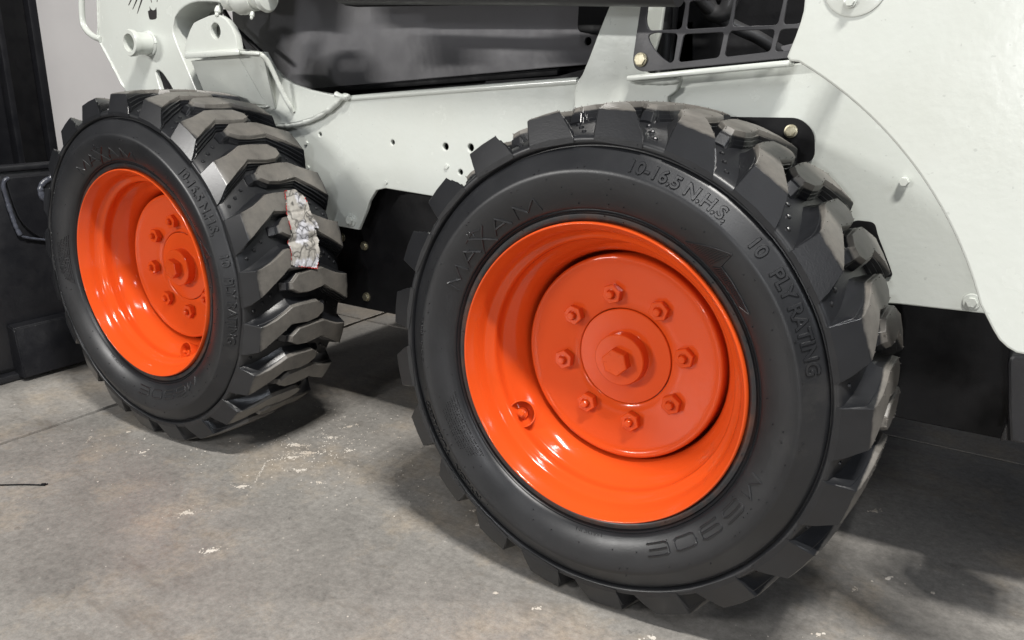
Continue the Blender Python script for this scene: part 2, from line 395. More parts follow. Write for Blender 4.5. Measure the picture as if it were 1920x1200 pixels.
bobj(link('heel_box', bm, 'bucket'))
bobj(link('cutting_edge', box_bm(-2.25, -1.721, -.165, -.145, .004, .40, .003), 'bucket'))
bobj(link('floor_plate', box_bm(-2.35, -1.70, -.16, 1.9, .002, .02, .003), 'bucket'))
pl = [(0.0656, 0.5297), (0.1928, 0.5294), (0.2942, 0.5148), (0.2683, 0.3350), (0.1452, 0.3573), (0.1137, 0.3795), (0.0855, 0.4161), (0.0751, 0.4591)]
me = curve_mesh([rounded(pl, .02)], .0035, .0012)
for v_ in me.vertices: v_.co = (-1.7145+v_.co.z, v_.co.x, v_.co.y)
bobj(link('reinforcing_plate', me, 'bucket'))
def bweld(pxs, r, sd):
    o = weld([(-1.712, y, z) for y, z in pxs], r, None, None, 'weld', sd); bobj(o)
bweld([(0.0760, 0.5301), (0.0647, 0.5243), (0.0583, 0.5087), (0.0618, 0.4744), (0.0666, 0.4394), (0.0728, 0.4038), (0.0809, 0.3787)], .0055, 1)
bweld([(0.0809, 0.3787), (0.1052, 0.3693), (0.1522, 0.3563), (0.2081, 0.3401)], .0035, 2)
bweld([(0.1937, 0.5350), (0.1802, 0.5206), (0.1621, 0.5125), (0.1486, 0.4969), (0.1506, 0.4742), (0.1646, 0.4556)], .0085, 3)

# ------------------------------------------------------------------ loader
ld = bpy.data.objects.new('skid_steer_loader', None); sc.collection.objects.link(ld)
tag(ld, 'off-white skid steer loader with bright orange wheels and new black lug tyres', 'loader')
# --- wheels
Y0 = .1235; NL = 21; PITCH = 360/NL
def side(y): return 2*Y0-y
carc = [(.012,.2262),(.006,.2245),(.004,.2262),(.0030,.2300),(.0034,.2340),(.0062,.2352),(.0066,.2362),(.0030,.2374),(.0012,.2386),(.0030,.2398),(.0032,.2406),(-.0004,.2420),(-.0030,.2450),(-.0090,.2550),(-.0140,.2680),(-.0172,.2810),(-.0184,.2900),(-.0182,.2945),(-.0168,.2972),(-.0125,.3040),(-.0078,.3120),(-.0034,.3190),(-.0008,.3234),(.0042,.3248),(.0046,.3262),(.0006,.3274),(-.0022,.3284),(-.0034,.3305),(-.0036,.3345),(-.0026,.3368),(.0004,.3390),(.010,.3425),(.025,.3470),(.045,.3520),(.075,.3565),(.100,.3585),(Y0,.3592)]
carc = carc + [(side(y), r) for y, r in carc[-2::-1]]
def wob(bm):
    for v_ in bm.verts: v_.co.y += .0006*noise.noise(v_.co*14)
bm = lathe_bm(carc, 168); wob(bm)
random.seed(3)
for k in range(150):      # moulding nibs on the sidewall
    a = random.random()*6.283; r = random.choice((.2315, .250, .262, .275, .287, .3, .3325))+random.uniform(-.002,.002)
    yy = 0
    for (ya, ra), (yb, rb) in zip(carc, carc[1:]):
        if ra <= r <= rb and ya < .05: yy = ya+(yb-ya)*(r-ra)/(rb-ra); break
    c = bmesh.ops.create_icosphere(bm, subdivisions=1, radius=.0011)['verts']
    for v_ in c: v_.co = (v_.co.x*.8+r*math.cos(a), v_.co.y*1.8+yy-.0006, v_.co.z*.8+r*math.sin(a))
tyre_me = bpy.data.meshes.new('tyre'); bm.to_mesh(tyre_me); bm.free(); tyre_me.materials.append(M['rubber'])
tyre_me.polygons.foreach_set('use_smooth', [True]*len(tyre_me.polygons)); tyre_me.set_sharp_from_angle(angle=math.radians(48))

def lug_mesh(mirror, var=0):
    # stations: y, top radius, ccw angle, cw angle, base radius, step weight
    S = [(-.0046,.3375, 0.0,-11.8,.3362,0), (-.0004,.3500,0.0,-10.7,.338,.3), (.0040,.3630,0.0,-9.2,.340,.9), (.0068,.3712,.0,-8.4,.341,1), (.0085,.3722,.1,-8.2,.342,1),
         (.0180,.3745,.35,-7.3,.3440,1), (.0400,.3772,1.3,-5.0,.3500,1), (.0620,.3788,2.8,-3.0,.3545,.9), (.0790,.3795,4.1,-1.25,.3565,.6), (.1000,.3800,4.25,-1.7,.3580,.25),
         (.1220,.3802,4.1,-2.05,.3585,.15), (.1470,.3798,3.9,-1.65,.3580,.1), (.1630,.3790,2.0,-.2,.3570,.1)]
    bm = bmesh.new(); rings = []
    nf = 16
    for (y, rt, aL, aR, rb, wgt) in S:
        h = rt-rb
        sp_ = max(.15, min(1, h/.024))
        ex = (.4+2.5*min(1, max(0, y)/.045) if y < .075 else max(1.1, 2.9-28*(y-.075)))*sp_
        rowp = []
        # ccw wall (scooped) from base up
        e2 = .32*sp_
        rowp += [(aL+ex*1.0, rb-.004), (aL+e2+(ex-e2)*.66, rb+h*.07), (aL+e2+(ex-e2)*.36, rb+h*.24), (aL+e2+(ex-e2)*.14, rb+h*.48), (aL+e2*1.05, rb+h*.70), (aL+e2*.7, rb+h*.73), (aL+.02, rt-.0012), (aL-.12, rt)]
        rowp += [(aL*.5+aR*.5, rt+.0002)]
        # cw wall with ridges
        k = wgt
        rowp += [(aR+.12, rt), (aR-.02, rt-.0012), (aR-.35*sp_, rb+h*.72), (aR-.35*sp_-.55*k, rb+h*.70), (aR-.55*sp_-.45*k, rb+h*.48), (aR-.55*sp_-1.05*k, rb+h*.46), (aR-.8*sp_-.95*k, rb+h*.22), (aR-.8*sp_-1.5*k, rb+h*.20), (aR-1.1*sp_-1.4*k, rb-.006)]
        rings.append([(y, a, r) for a, r in rowp])
    # tip: sloping end
    last = rings[-1]; m = len(last)//2; ac = (S[-1][2]+S[-1][3])/2
    for dy, fr, sh in ((.005, .35, .75), (.011, .42, .6), (.018, .95, .5)):
        rings.append([(S[-1][0]+dy, ac+(a-ac)*(1+.25*fr), max(.350, r-(S[-1][1]-S[-1][4])*fr if r > .3570 else r)) for (y, a, r) in last])
    V = []
    for rg in rings:
        row = []
        for (y, a, r) in rg:
            yy = side(y) if mirror else y
            t = math.radians(a); jit = .0003*noise.noise(Vector((a*.7, y*90, var)))
            row.append(bm.verts.new((( r+jit)*math.cos(t), yy, (r+jit)*math.sin(t))))
        V.append(row)
    for A, B in zip(V, V[1:]):
        for i in range(len(A)-1): bm.faces.new((A[i], A[i+1], B[i+1], B[i]))
    bm.faces.new(V[0]); bm.faces.new(V[-1][::-1])
    # three pegs on the groove floor beside the lug
    for y, dr in ((.014,.3432), (.031,.3484), (.048,.3526)):
        a = math.radians(2.2+y*125); rr = .0036
        ca, sa = math.cos(a), math.sin(a)
        nrm = Vector((ca, 0, sa)); tg = Vector((-sa, 0, ca)); prev = None
        yy = side(y) if mirror else y; c0 = Vector((dr*ca, yy, dr*sa))
        ringsP = []
        for rad, hh in ((rr*1.15, -.002), (rr, .0015), (rr*.7, .0026), (rr*.2, .003)):
            ringsP.append([bm.verts.new(c0+nrm*hh+tg*rad*math.cos(j*.785)+Vector((0,1,0))*rad*math.sin(j*.785)) for j in range(8)])
        for A, B in zip(ringsP, ringsP[1:]):
            for j in range(8): bm.faces.new((A[j], A[(j+1) % 8], B[(j+1) % 8], B[j]))
        bm.faces.new(ringsP[-1])
    # moulding hairs along the tread edges
    random.seed(var+11)
    for (y, rt, aL, aR, rb, wgt) in S[4:]:
        for a in (aL-.35, aR+.35):
            if random.random() < .7:
                t = math.radians(a); c = bmesh.ops.create_cone(bm, segments=5, radius1=.0009, radius2=.0005, depth=.0026, cap_ends=True)['verts']
                yy = side(y+.003) if mirror else y+.003; c0 = Vector((math.cos(t), 0, math.sin(t)))
                for v_ in c: co = v_.co.copy(); v_.co = c0*(rt+co.z)+Vector((-c0.z*co.x, yy+co.y, c0.x*co.x))
    bmesh.ops.recalc_face_normals(bm, faces=bm.faces)
    me = bpy.data.meshes.new('tread_lug'); bm.to_mesh(me); bm.free(); me.materials.append(M['tread'])
    me.polygons.foreach_set('use_smooth', [True]*len(me.polygons)); me.set_sharp_from_angle(angle=math.radians(16))
    return me
lug_near = [lug_mesh(False, v_) for v_ in range(3)]; lug_far = [lug_mesh(True, v_+5) for v_ in range(3)]

# sidewall texts
def yprof(r):
    for (ya, ra), (yb, rb) in zip(carc, carc[1:]):
        if ra <= r <= rb and ya < .05 and yb < .05: return ya+(yb-ya)*(r-ra)/(rb-ra)
    return 0
def text_mesh(s, r0, h, a0, a1, depth=.0016, mirror_skew=0, off=.0002, bold=0.0):
    """letters standing on radius r0, running clockwise from angle a0 to a1 (degrees)"""
    cu = bpy.data.curves.new('t', 'FONT'); cu.body = s; cu.size = 1; cu.extrude = .004; cu.bevel_depth = .030; cu.bevel_resolution = 0; cu.resolution_u = 3; cu.offset = bold-.022
    o = bpy.data.objects.new('t', cu); me = bpy.data.meshes.new_from_object(o); bpy.data.objects.remove(o); bpy.data.curves.remove(cu)
    xs = [v_.co.x for v_ in me.vertices]; ys = [v_.co.y for v_ in me.vertices]; x0, x1 = min(xs), max(xs); y0_, y1_ = 0, max(ys)
    bm = bmesh.new(); bm.from_mesh(me); bpy.data.meshes.remove(me)
    for k in range(4):
        bmesh.ops.triangulate(bm, faces=[f for f in bm.faces if len(f.verts) > 3])
        es = [e for e in bm.edges if e.calc_length() > .13]
        if not es: break
        bmesh.ops.subdivide_edges(bm, edges=es, cuts=1)
    bmesh.ops.triangulate(bm, faces=[f for f in bm.faces if len(f.verts) > 3])
    for v_ in bm.verts:
        t = (v_.co.x-x0)/(x1-x0); a = math.radians(a0+(a1-a0)*t); r = r0+(v_.co.y-y0_)/(y1_-y0_)*h
        dz = v_.co.z/.034
        v_.co = (r*math.cos(a), yprof(r)-off-depth*max(dz, -.6), r*math.sin(a))
    bmesh.ops.recalc_face_normals(bm, faces=bm.faces)
    m = bpy.data.meshes.new('lettering'); bm.to_mesh(m); bm.free(); m.materials.append(M['rubber']); return m
GL = {'M': [[(0,0),(.10,1),(.5,.22),(.90,1),(1,0)]], 'A': [[(0,0),(.5,1),(1,0)], [(.24,.36),(.76,.36)]], 'X': [[(-.05,-.28),(.95,1.25)], [(1.0,-.28),(.05,1.25)]],
      '6': [[(1,1),(.14,1),(0,.84),(0,.14),(.14,0),(.86,0),(1,.14),(1,.44),(.86,.57),(.04,.57)]], '9': [[(0,0),(.86,0),(1,.16),(1,.86),(.86,1),(.14,1),(0,.86),(0,.56),(.14,.43),(.96,.43)]],
      '0': [[(.14,0),(.86,0),(1,.14),(1,.86),(.86,1),(.14,1),(0,.86),(0,.14),(.14,0)]], 'E': [[(1,1),(.14,1),(0,.86),(0,.14),(.14,0),(1,0)], [(.02,.5),(.9,.5)]]}
def stroke_letter(ch, r0, h, a0, a1, wd):
    bm = bmesh.new()
    for st in GL[ch]:
        pts_ = []
        for (u0_, v0_), (u1_, v1_) in zip(st, st[1:]):
            for j in range(4): pts_.append((u0_+(u1_-u0_)*j/4, v0_+(v1_-v0_)*j/4))
        pts_.append(st[-1]); P_ = []
        for u, v_ in pts_:
            a = math.radians(a0+(a1-a0)*u); r = r0+v_*h; P_.append(Vector((r*math.cos(a), yprof(r), r*math.sin(a))))
        rows = []
        for i, p_ in enumerate(P_):
            t = (P_[min(i+1, len(P_)-1)]-P_[max(i-1, 0)]); t.y = 0; t.normalize(); sd = Vector((-t.z, 0, t.x))
            rows.append([bm.verts.new(p_+sd*wd*k+Vector((0, d, 0))) for k, d in ((-1.25, .0006), (-.9, -.0015), (.9, -.0015), (1.25, .0006))])
        for A, B in zip(rows, rows[1:]):
            for k in range(3): bm.faces.new((A[k], A[k+1], B[k+1], B[k]))
        bm.faces.new(rows[0]); bm.faces.new(rows[-1][::-1])
    bmesh.ops.recalc_face_normals(bm, faces=bm.faces)
    m = bpy.data.meshes.new('lettering'); bm.to_mesh(m); bm.free(); m.materials.append(M['rubber']); return m
texts = []
for ch, a0, a1 in (('M',157.3,148.2), ('A',147.2,139.3), ('X',139.0,131.2), ('A',130.6,122.4), ('M',118.6+1.2,110.0)): texts.append(stroke_letter(ch, .2480, .0190, a0, a1, .0014))
for ch, a0 in zip('M690E', (-17.6,-27.9,-38.0,-48.1,-58.2)): texts.append(stroke_letter(ch, .2530, .0165, a0, a0-7.6, .0013))
texts += [text_mesh('10-16.5 N.H.S.', .3010, .0155, 81.0, 54.0, .0020, bold=.032), text_mesh('10', .3030, .0150, 46.4, 42.2, .0020, bold=.032), text_mesh('PLY RATING', .3030, .0150, 38.4, 13.2, .0020, bold=.032),
         text_mesh('NYLON', .3030, .0150, -127, -140, .0016, bold=.02), text_mesh('TUBELESS', .3030, .0150, -143, -161, .0016, bold=.02),
         text_mesh('GP210136440', .2930, .0050, 186, 171, .0007, off=.0001), text_mesh('MADE IN', .2435, .0045, -83, -93, .0006)]
# rider figure over the X
bm = bmesh.new()
for (rc, ac, rr) in ((.2775, 137.2, .0030),):
    a = math.radians(ac); bm = tube_bm([(rc*math.cos(a)+rr*math.cos(t), yprof(rc)-.0003, rc*math.sin(a)+rr*math.sin(t)) for t in [j*.523 for j in range(13)]], .0007, 6, bm=bm)
for A, B in (((.2715,140.5),(.2745,136.0)), ((.2745,136.0),(.2690,133.2)), ((.2745,136.0),(.2680,136.4))):
    pA = (A[0]*math.cos(math.radians(A[1])), yprof(A[0])-.0004, A[0]*math.sin(math.radians(A[1]))); pB = (B[0]*math.cos(math.radians(B[1])), yprof(B[0])-.0004, B[0]*math.sin(math.radians(B[1])))
    bm = tube_bm([pA, pB], .0009, 6, bm=bm)
fig = bpy.data.meshes.new('emblem'); bm.to_mesh(fig); bm.free(); fig.materials.append(M['rubber'])
# striped rotation arrow
bm = bmesh.new()
def stripe(r0, a0, r1, a1, wdt=.0009):
    P_ = []
    for j in range(4):
        t = j/3; r = r0+(r1-r0)*t; a = math.radians(a0+(a1-a0)*t); P_.append((r*math.cos(a), yprof(r)-.0006, r*math.sin(a)))
    tube_bm(P_, wdt, 5, bm=bm)
for j in range(15):       # head
    t = j/14; stripe(.2475+.0*t, 59.0-11.5*t*.85, .2495+.032*t, 58.4-11.3*t)
for j in range(19):       # shaft
    t = j/18; stripe(.2462, 48.5-13.5*t, .2570-.002*t, 46.3-14.5*t)
stripe(.2480,59.2,.2815,47.2); stripe(.2815,47.2,.2585,46.8); stripe(.2585,46.8,.2545,31.6); stripe(.2545,31.6,.2462,34.5)
arrow = bpy.data.meshes.new('direction_arrow'); bm.to_mesh(arrow); bm.free(); arrow.materials.append(M['rubber'])
# small print: rows of tiny raised strokes
bm = bmesh.new(); random.seed(5)
for row in range(8):
    r = .2500+.0038*row; a = -137-(2 if row > 5 else 0)-row*.6
    while a > -137-26+row*.8:
        L = random.uniform(.25,.7); tt = math.radians(a); t2 = math.radians(a-L*.8)
        c = bmesh.ops.create_cube(bm, size=1)['verts']; am = (tt+t2)/2
        for v_ in c:
            u = v_.co.x*r*math.radians(L*.7); k = v_.co.z*.0019
            v_.co = ((r+k)*math.cos(am)+u*math.sin(am), yprof(r)-.0002+v_.co.y*.0012, (r+k)*math.sin(am)-u*math.cos(am))
        a -= L+random.choice((.12,.12,.15,.6))
small = bpy.data.meshes.new('small_print'); bm.to_mesh(small); bm.free(); small.materials.append(M['rubber'])

# rim
rim_prof = [(.030,.2235),(.006,.2240),(.0005,.2238),(-.0022,.2222),(-.0018,.2205),(.0012,.2188),(.006,.2162),(.012,.2128),(.018,.2102),(.025,.2082),(.031,.2062),(.036,.2015),(.040,.1962),(.0445,.1938),(.051,.1940),(.058,.1942),(.0635,.1922),(.069,.1865),(.076,.1800),(.086,.1735),(.098,.1690),(.115,.1668),(.140,.1662),(.172,.1662)]
rim_prof = smooth_path([(a, r, 0) for a, r in rim_prof], 3); rim_prof = [(v_.x, v_.y) for v_ in rim_prof]
disc = smooth_path([(a, r, 0) for a, r in [(.172,.1662),(.150,.1640),(.125,.1628),(.106,.1620),(.0995,.1610),(.0968,.1590),(.0960,.1562),(.0968,.1530),(.0984,.1490),(.1004,.1400),(.1034,.1250),(.1068,.1080),(.1100,.0920)]], 3)
disc = [(v_.x, v_.y) for v_ in disc]+[(.1114,.0790),(.1130,.0770),(.1165,.0764)]
bm = lathe_bm([(a, r) for a, r in rim_prof], 144); lathe_bm(disc, 144, bm=bm)
rim_me = bpy.data.meshes.new('wheel'); bm.to_mesh(rim_me); bm.free(); rim_me.materials.append(M['orange'])
rim_me.polygons.foreach_set('use_smooth', [True]*len(rim_me.polygons)); rim_me.set_sharp_from_angle(angle=math.radians(50))
def mk(name, bm, mat, ang=35):
    me = bpy.data.meshes.new(name); bm.to_mesh(me); bm.free(); me.materials.append(M[mat])
    me.polygons.foreach_set('use_smooth', [True]*len(me.polygons)); me.set_sharp_from_angle(angle=math.radians(ang)); return me
hub_me = mk('hub_cap', lathe_bm([(.1165,.0758),(.1120,.0757),(.1110,.0748),(.1108,.0735),(.1108,.0425),(.1100,.0412),(.0925,.0405),(.0910,.0392),(.0908,.0375),(.0908,.0)], 96), 'orange', 30)
nut_me = hexhead(.0158, .0130, .14, .0058, .0075); nut_me.materials.append(M['orange'])
hubbolt_me = hexhead(.0215, .0165, .12, marks=True); hubbolt_me.materials.append(M['orange'])
# valve: stem and bent guard
bm = lathe_bm([(.012,.0105),(-.003,.0105),(-.005,.0095),(-.005,.0070),(-.010,.0066),(-.011,.0040),(-.018,.0038),(-.019,.0030),(-.019,0)], 20)
stem_me = mk('valve_stem', bm, 'orange')
bm = bmesh.new(); rows = []
for (rr, yy) in ((.0225, .012), (.0225,-.020), (.0203,-.020), (.0203,.012)):
    rows.append([])
    for j in range(25):
        a = math.radians(-118+236*j/24)+math.pi
        dy = (.010*(1-math.cos(math.radians(-118+236*j/24)*.7)) if yy < 0 else 0)
        rows[-1].append(bm.verts.new((rr*math.cos(a), yy+dy, rr*math.sin(a))))
for i in range(4):
    A, B = rows[i], rows[(i+1) % 4]
    for j in range(24): bm.faces.new((A[j], A[j+1], B[j+1], B[j]))
bm.faces.new([r_[0] for r_ in rows]); bm.faces.new([r_[-1] for r_ in rows][::-1])
bmesh.ops.recalc_face_normals(bm, faces=bm.faces); guard_me = mk('valve_guard', bm, 'orange', 50)

def make_wheel(cx, rim_rot, valve_ang, tyre_rot, label):
    wh_ = bpy.data.objects.new('wheel', rim_me); sc.collection.objects.link(wh_); wh_.parent = ld; wh_.location = (cx, 0, .377)
    wh_['label'] = label
    ty = -math.radians(tyre_rot)                    # rotation about +y turns x towards -z
    inst('tyre', tyre_me, wh_, rot=(0,ty,0))
    for k in range(NL):
        a = 74.4-PITCH*k+tyre_rot
        inst('tread_lug', lug_near[k % 3], wh_, rot=(0,-math.radians(a),0))
        inst('tread_lug', lug_far[k % 3], wh_, rot=(0,-math.radians(a+9.6),0))
    for t_ in texts: inst('lettering', t_, wh_, rot=(0,ty,0))
    inst('emblem', fig, wh_, rot=(0,ty,0)); inst('direction_arrow', arrow, wh_, rot=(0,ty,0)); inst('small_print', small, wh_, rot=(0,ty,0))
    inst('hub_cap', hub_me, wh_)
    inst('hub_bolt', hubbolt_me, wh_, (0,.0908,0), (0,-math.radians(rim_rot+4),0))
    for k in range(8):
        a = math.radians(rim_rot+45*k); inst('lug_nut', nut_me, wh_, (.1016*math.cos(a), .1088, .1016*math.sin(a)), (0,-a-random.uniform(-.5,.5),0))
    va = math.radians(valve_ang); R_ = .192; vr = (Matrix.Rotation(-va, 4, 'Y') @ Matrix.Rotation(math.radians(-34), 4, 'Z')).to_euler()
    inst('valve_guard', guard_me, wh_, (R_*math.cos(va), .064, R_*math.sin(va)), vr)
    inst('valve_stem', stem_me, wh_, (R_*math.cos(va), .064, R_*math.sin(va)), vr)
    return wh_
random.seed(1)
wr = make_wheel(0, 101.7, -143.3, 0, 'rear orange wheel with the whole hub in view')
wl = make_wheel(-1.0766, 97.75, -72, -31.1, 'front orange wheel with a torn sticker on its tread')
# torn sticker over the front tread
pc_ = [(0.1201, 30.2512), (0.1465, 30.3186), (0.1619, 28.3010), (0.1656, 25.9873), (0.1665, 21.5617), (0.1734, 17.5803), (0.1613, 18.0097), (0.1658, 15.6009), (0.1683, 14.0610), (0.1596, 12.6288), (0.1593, 10.0172), (0.1489, 5.7111), (0.1269, 6.6486), (0.0963, 7.8193), (0.0827, 8.8260), (0.0899, 14.3261), (0.0892, 15.2921), (0.1003, 17.7419), (0.1042, 21.8508), (0.1078, 24.8974)]
sx, sy = [q_[0] for q_ in pc_], [q_[1] for q_ in pc_]
poly = [Vector((a, math.radians(b_)*.3815)) for a, b_ in pc_]
def inside(p_):
    c = False; n_ = len(poly)
    for i in range(n_):
        a, b_ = poly[i], poly[i-1]
        if (a.y > p_.y) != (b_.y > p_.y) and p_.x < (b_.x-a.x)*(p_.y-a.y)/(b_.y-a.y)+a.x: c = not c
    return c
def edged(p_):
    m_ = 9
    for i in range(len(poly)):
        a, b_ = poly[i-1], poly[i]; ab = b_-a; t = max(0, min(1, (p_-a).dot(ab)/ab.length_squared)); m_ = min(m_, (a+ab*t-p_).length)
    return m_
gx = .0018; u0, u1 = min(p_.x for p_ in poly), max(p_.x for p_ in poly); v0, v1 = min(p_.y for p_ in poly), max(p_.y for p_ in poly)
bm = bmesh.new(); cache = {}
def gv(i, j):
    if (i, j) not in cache:
        u = u0+i*gx; v_ = v0+j*gx
        rr = .3818+.0013*abs(noise.noise(Vector((u*70, v_*70, 0))))+.0012*noise.noise(Vector((u*190, v_*190, 3)))
        a = v_/.3815; ar_ = (math.degrees(a)-43.3) % PITCH
        dn = min(max(0, ar_-4.4), max(0, PITCH-1.9-ar_)) if ar_ < PITCH-1.9 else 0
        df_ = abs(ar_-10.9); df_ = max(0, df_-3.1) if u > .088 else 9
        sag = min(dn, df_); ed_ = edged(Vector((u, v_)))
        rr -= min(.007, sag*.0035); rr += max(0, .005-ed_)*.9*max(0, noise.noise(Vector((u*45, v_*45, 1)))+.35)
        cache[(i, j)] = bm.verts.new((rr*math.cos(a), u, rr*math.sin(a)))
    return cache[(i, j)]
for i in range(int((u1-u0)/gx)+1):
    for j in range(int((v1-v0)/gx)+1):
        pm = Vector((u0+(i+.5)*gx, v0+(j+.5)*gx))
        if inside(pm):
            f_ = bm.faces.new((gv(i,j), gv(i+1,j), gv(i+1,j+1), gv(i,j+1)))
            f_.material_index = 1 if edged(pm) < .0016 and noise.noise(Vector((pm.x*40, pm.y*40, 8))) > -.0 else 0
bmesh.ops.recalc_face_normals(bm, faces=bm.faces); bmesh.ops.solidify(bm, geom=bm.faces[:], thickness=.0006)
me = bpy.data.meshes.new('torn_sticker'); bm.to_mesh(me); bm.free(); me.materials.append(M['label']); me.materials.append(M['red'])
me.polygons.foreach_set('use_smooth', [True]*len(me.polygons)); me.set_sharp_from_angle(angle=math.radians(60))
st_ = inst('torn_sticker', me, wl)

# --- chassis side
def px(l): return l
holes = []
for (x, z), r in zip([(-0.8086, 0.6683), (-0.6064, 0.6614), (-0.4737, 0.6599), (-0.4146, 0.6610), (-0.4386, 0.6136)], (.0045,.005,.0070,.0072,.0055)): holes.append(circle(x, z, r, 20))
cp = [(-1.0903, 0.9904), (-1.0918, 0.9796), (-1.0999, 0.9226), (-1.1340, 0.9034), (-1.1520, 0.8209), (-0.9838, 0.8204), (-0.9629, 0.7780), (-0.8016, 0.7560), (-0.7186, 0.7479), (-0.6530, 0.7533), (-0.1942, 0.7879), (-0.1737, 0.7838), (0.1580, 0.8110), (0.2168, 0.8168), (0.4413, 0.7979), (0.4932, 0.4826), (0.3541, 0.4776), (0.2121, 0.4643), (0.0862, 0.7331), (-0.0671, 0.6329), (-0.2739, 0.5700), (-0.4817, 0.5610), (-0.6302, 0.5680)]
cp += [tuple(q_) for q_ in [(-0.6553, 0.5616), (-0.6758, 0.5366), (-0.6826, 0.5202), (-0.7096, 0.4731), (-0.7994, 0.4753), (-0.9254, 0.4757), (-1.1311, 0.5949), (-1.1731, 0.6794)]]
chassis = plate('chassis_side_plate', [cp]+holes, .285, .010, 'white', ld, .002)
for (x, z), r in zip([(-0.8504, 0.6484), (-0.8501, 0.5958), (-0.6268, 0.5802), (-0.4704, 0.6227)], (.0045,.0045,.0045,.0050)):
    o = inst('plug', hexhead(r, .003), ld, (x, .285, z)); o.data.materials.append(M['white'])
fl = hexhead(.0105, .010, .14, flange=.0165); fl.materials.append(M['white'])
(x, z), = [(-0.7284, 0.4930)]; inst('flange_bolt', fl, ld, (x, .285, z)).scale = (.85,1,.85)
(x, z), = [(0.4414, 0.4955)]; inst('flange_bolt', fl, ld, (x, .285, z)).scale = (.70,.7,.70)
(x, z), = [(0.3337, 0.6540)]; pn = hexhead(.0065, .010, .2); pn.materials.append(M['white']); inst('pin', pn, ld, (x, .285, z))
plate('front_frame_plate', [[(-1.4399, 1.0416), (-1.2127, 1.0286), (-1.2069, 0.9345), (-1.2316, 0.8992), (-1.2467, 0.8235), (-1.1995, 0.5847), (-1.6544, 0.5572), (-1.6283, 0.7723), (-1.4368, 0.9420)]], .37, .01, 'white', ld, .002)
# rolled top edge
tp = [(-0.7138, 0.7480), (-0.6484, 0.7534), (-0.3891, 0.7732), (-0.1916, 0.7879)]
tube('rolled_edge', smooth_path([(a, .2875, c-.004) for a, c in tp], 6), .0065, 'white', ld, 12)
# inner black frame
inner = [(-1.1803, 0.6962), (-0.7600, 0.7258), (-0.2205, 0.7719), (0.4426, 0.7814), (0.5638, 0.2855), (0.5163, 0.2847), (0.3742, 0.2845), (-0.6204, 0.2808), (-0.8555, 0.2802), (-0.9625, 0.2807), (-1.2417, 0.2553)]
plate('inner_frame', [inner], .335, .012, 'black', ld, .002)
zb = hexhead(.0085, .0075, .15, flange=.0105); zb.materials.append(M['zinc'])
for x, z in [(-0.7396, 0.4269), (-0.7396, 0.3090), (-0.8086, 0.4384)]: inst('bolt', zb, ld, (x, .335, z))
# belly underneath
link('belly_pan', box_bm(-1.3, .75, .347, 1.35, .286, .30, .003), 'black', ld)
# engine mount plate in fender
mp_ = rounded([(0.0456, 0.7302), (0.0750, 0.7336), (0.1826, 0.7356), (0.2053, 0.7159), (0.2104, 0.6717), (0.1429, 0.6675), (0.1100, 0.6703)], .018, 8)
plate('mount_plate', [mp_], .2815, .0033, 'black', ld, .0006)
zb2 = hexhead(.0100, .0070, .15, flange=.0125); zb2.materials.append(M['zinc'])
(x, z), = [(0.1717, 0.7160)]; inst('bolt', zb2, ld, (x, .2815, z)).scale = (.8,.8,.8)
pl2 = rounded([(0.2678, 0.5873), (0.2780, 0.5939), (0.3034, 0.5933), (0.3092, 0.5761), (0.3316, 0.5318), (0.3386, 0.5169), (0.2850, 0.5094)], .008, 5)
plate('mount_plate', [pl2], .2817, .003, 'black', ld, .0006)
# --- upright column with fender sheet
up = [(-0.1131, 0.9545), (-0.1274, 0.9082), (-0.1487, 0.8589), (-0.1654, 0.8176), (-0.1773, 0.7914), (-0.1876, 0.7724), (-0.1895, 0.7419), (-0.1629, 0.6901), (-0.0190, 0.6968), (-0.0218, 0.7610), (-0.0083, 0.7709), (-0.0034, 0.7870), (-0.0041, 0.7966), (-0.0578, 0.7971), (-0.0691, 0.8027), (-0.0748, 0.8189), (-0.0634, 0.9517)]
plate('upright', [up], .272, .0125, 'white', ld, .002)
weld([(-0.1754, 0.7939), (-0.1868, 0.7767), (-0.1900, 0.7550), (-0.1880, 0.7288)], .0032, ld, .279, seed=4)
weld([(-0.0078, 0.7878), (-0.0175, 0.7756), (-0.0320, 0.7640), (-0.0496, 0.7537)], .0058, ld, .279, seed=5)
weld([(-0.0878, 0.7878), (-0.0690, 0.7847), (-0.0371, 0.7851), (-0.0131, 0.7861), (-0.0028, 0.7894)], .0058, ld, .270, seed=6)
sh = [(-0.0839, 0.7925), (0.1676, 0.8159), (0.1699, 0.8087), (-0.0817, 0.7853)]
x0, z0 = sh[0]; x1, z1 = sh[1]
quad_prism('shelf_flange', [(x0,.247,z0),(x1,.247,z1),(x1,.275,z1),(x0,.275,z0)], (0,0,-.0085), 'white', ld, .0025)
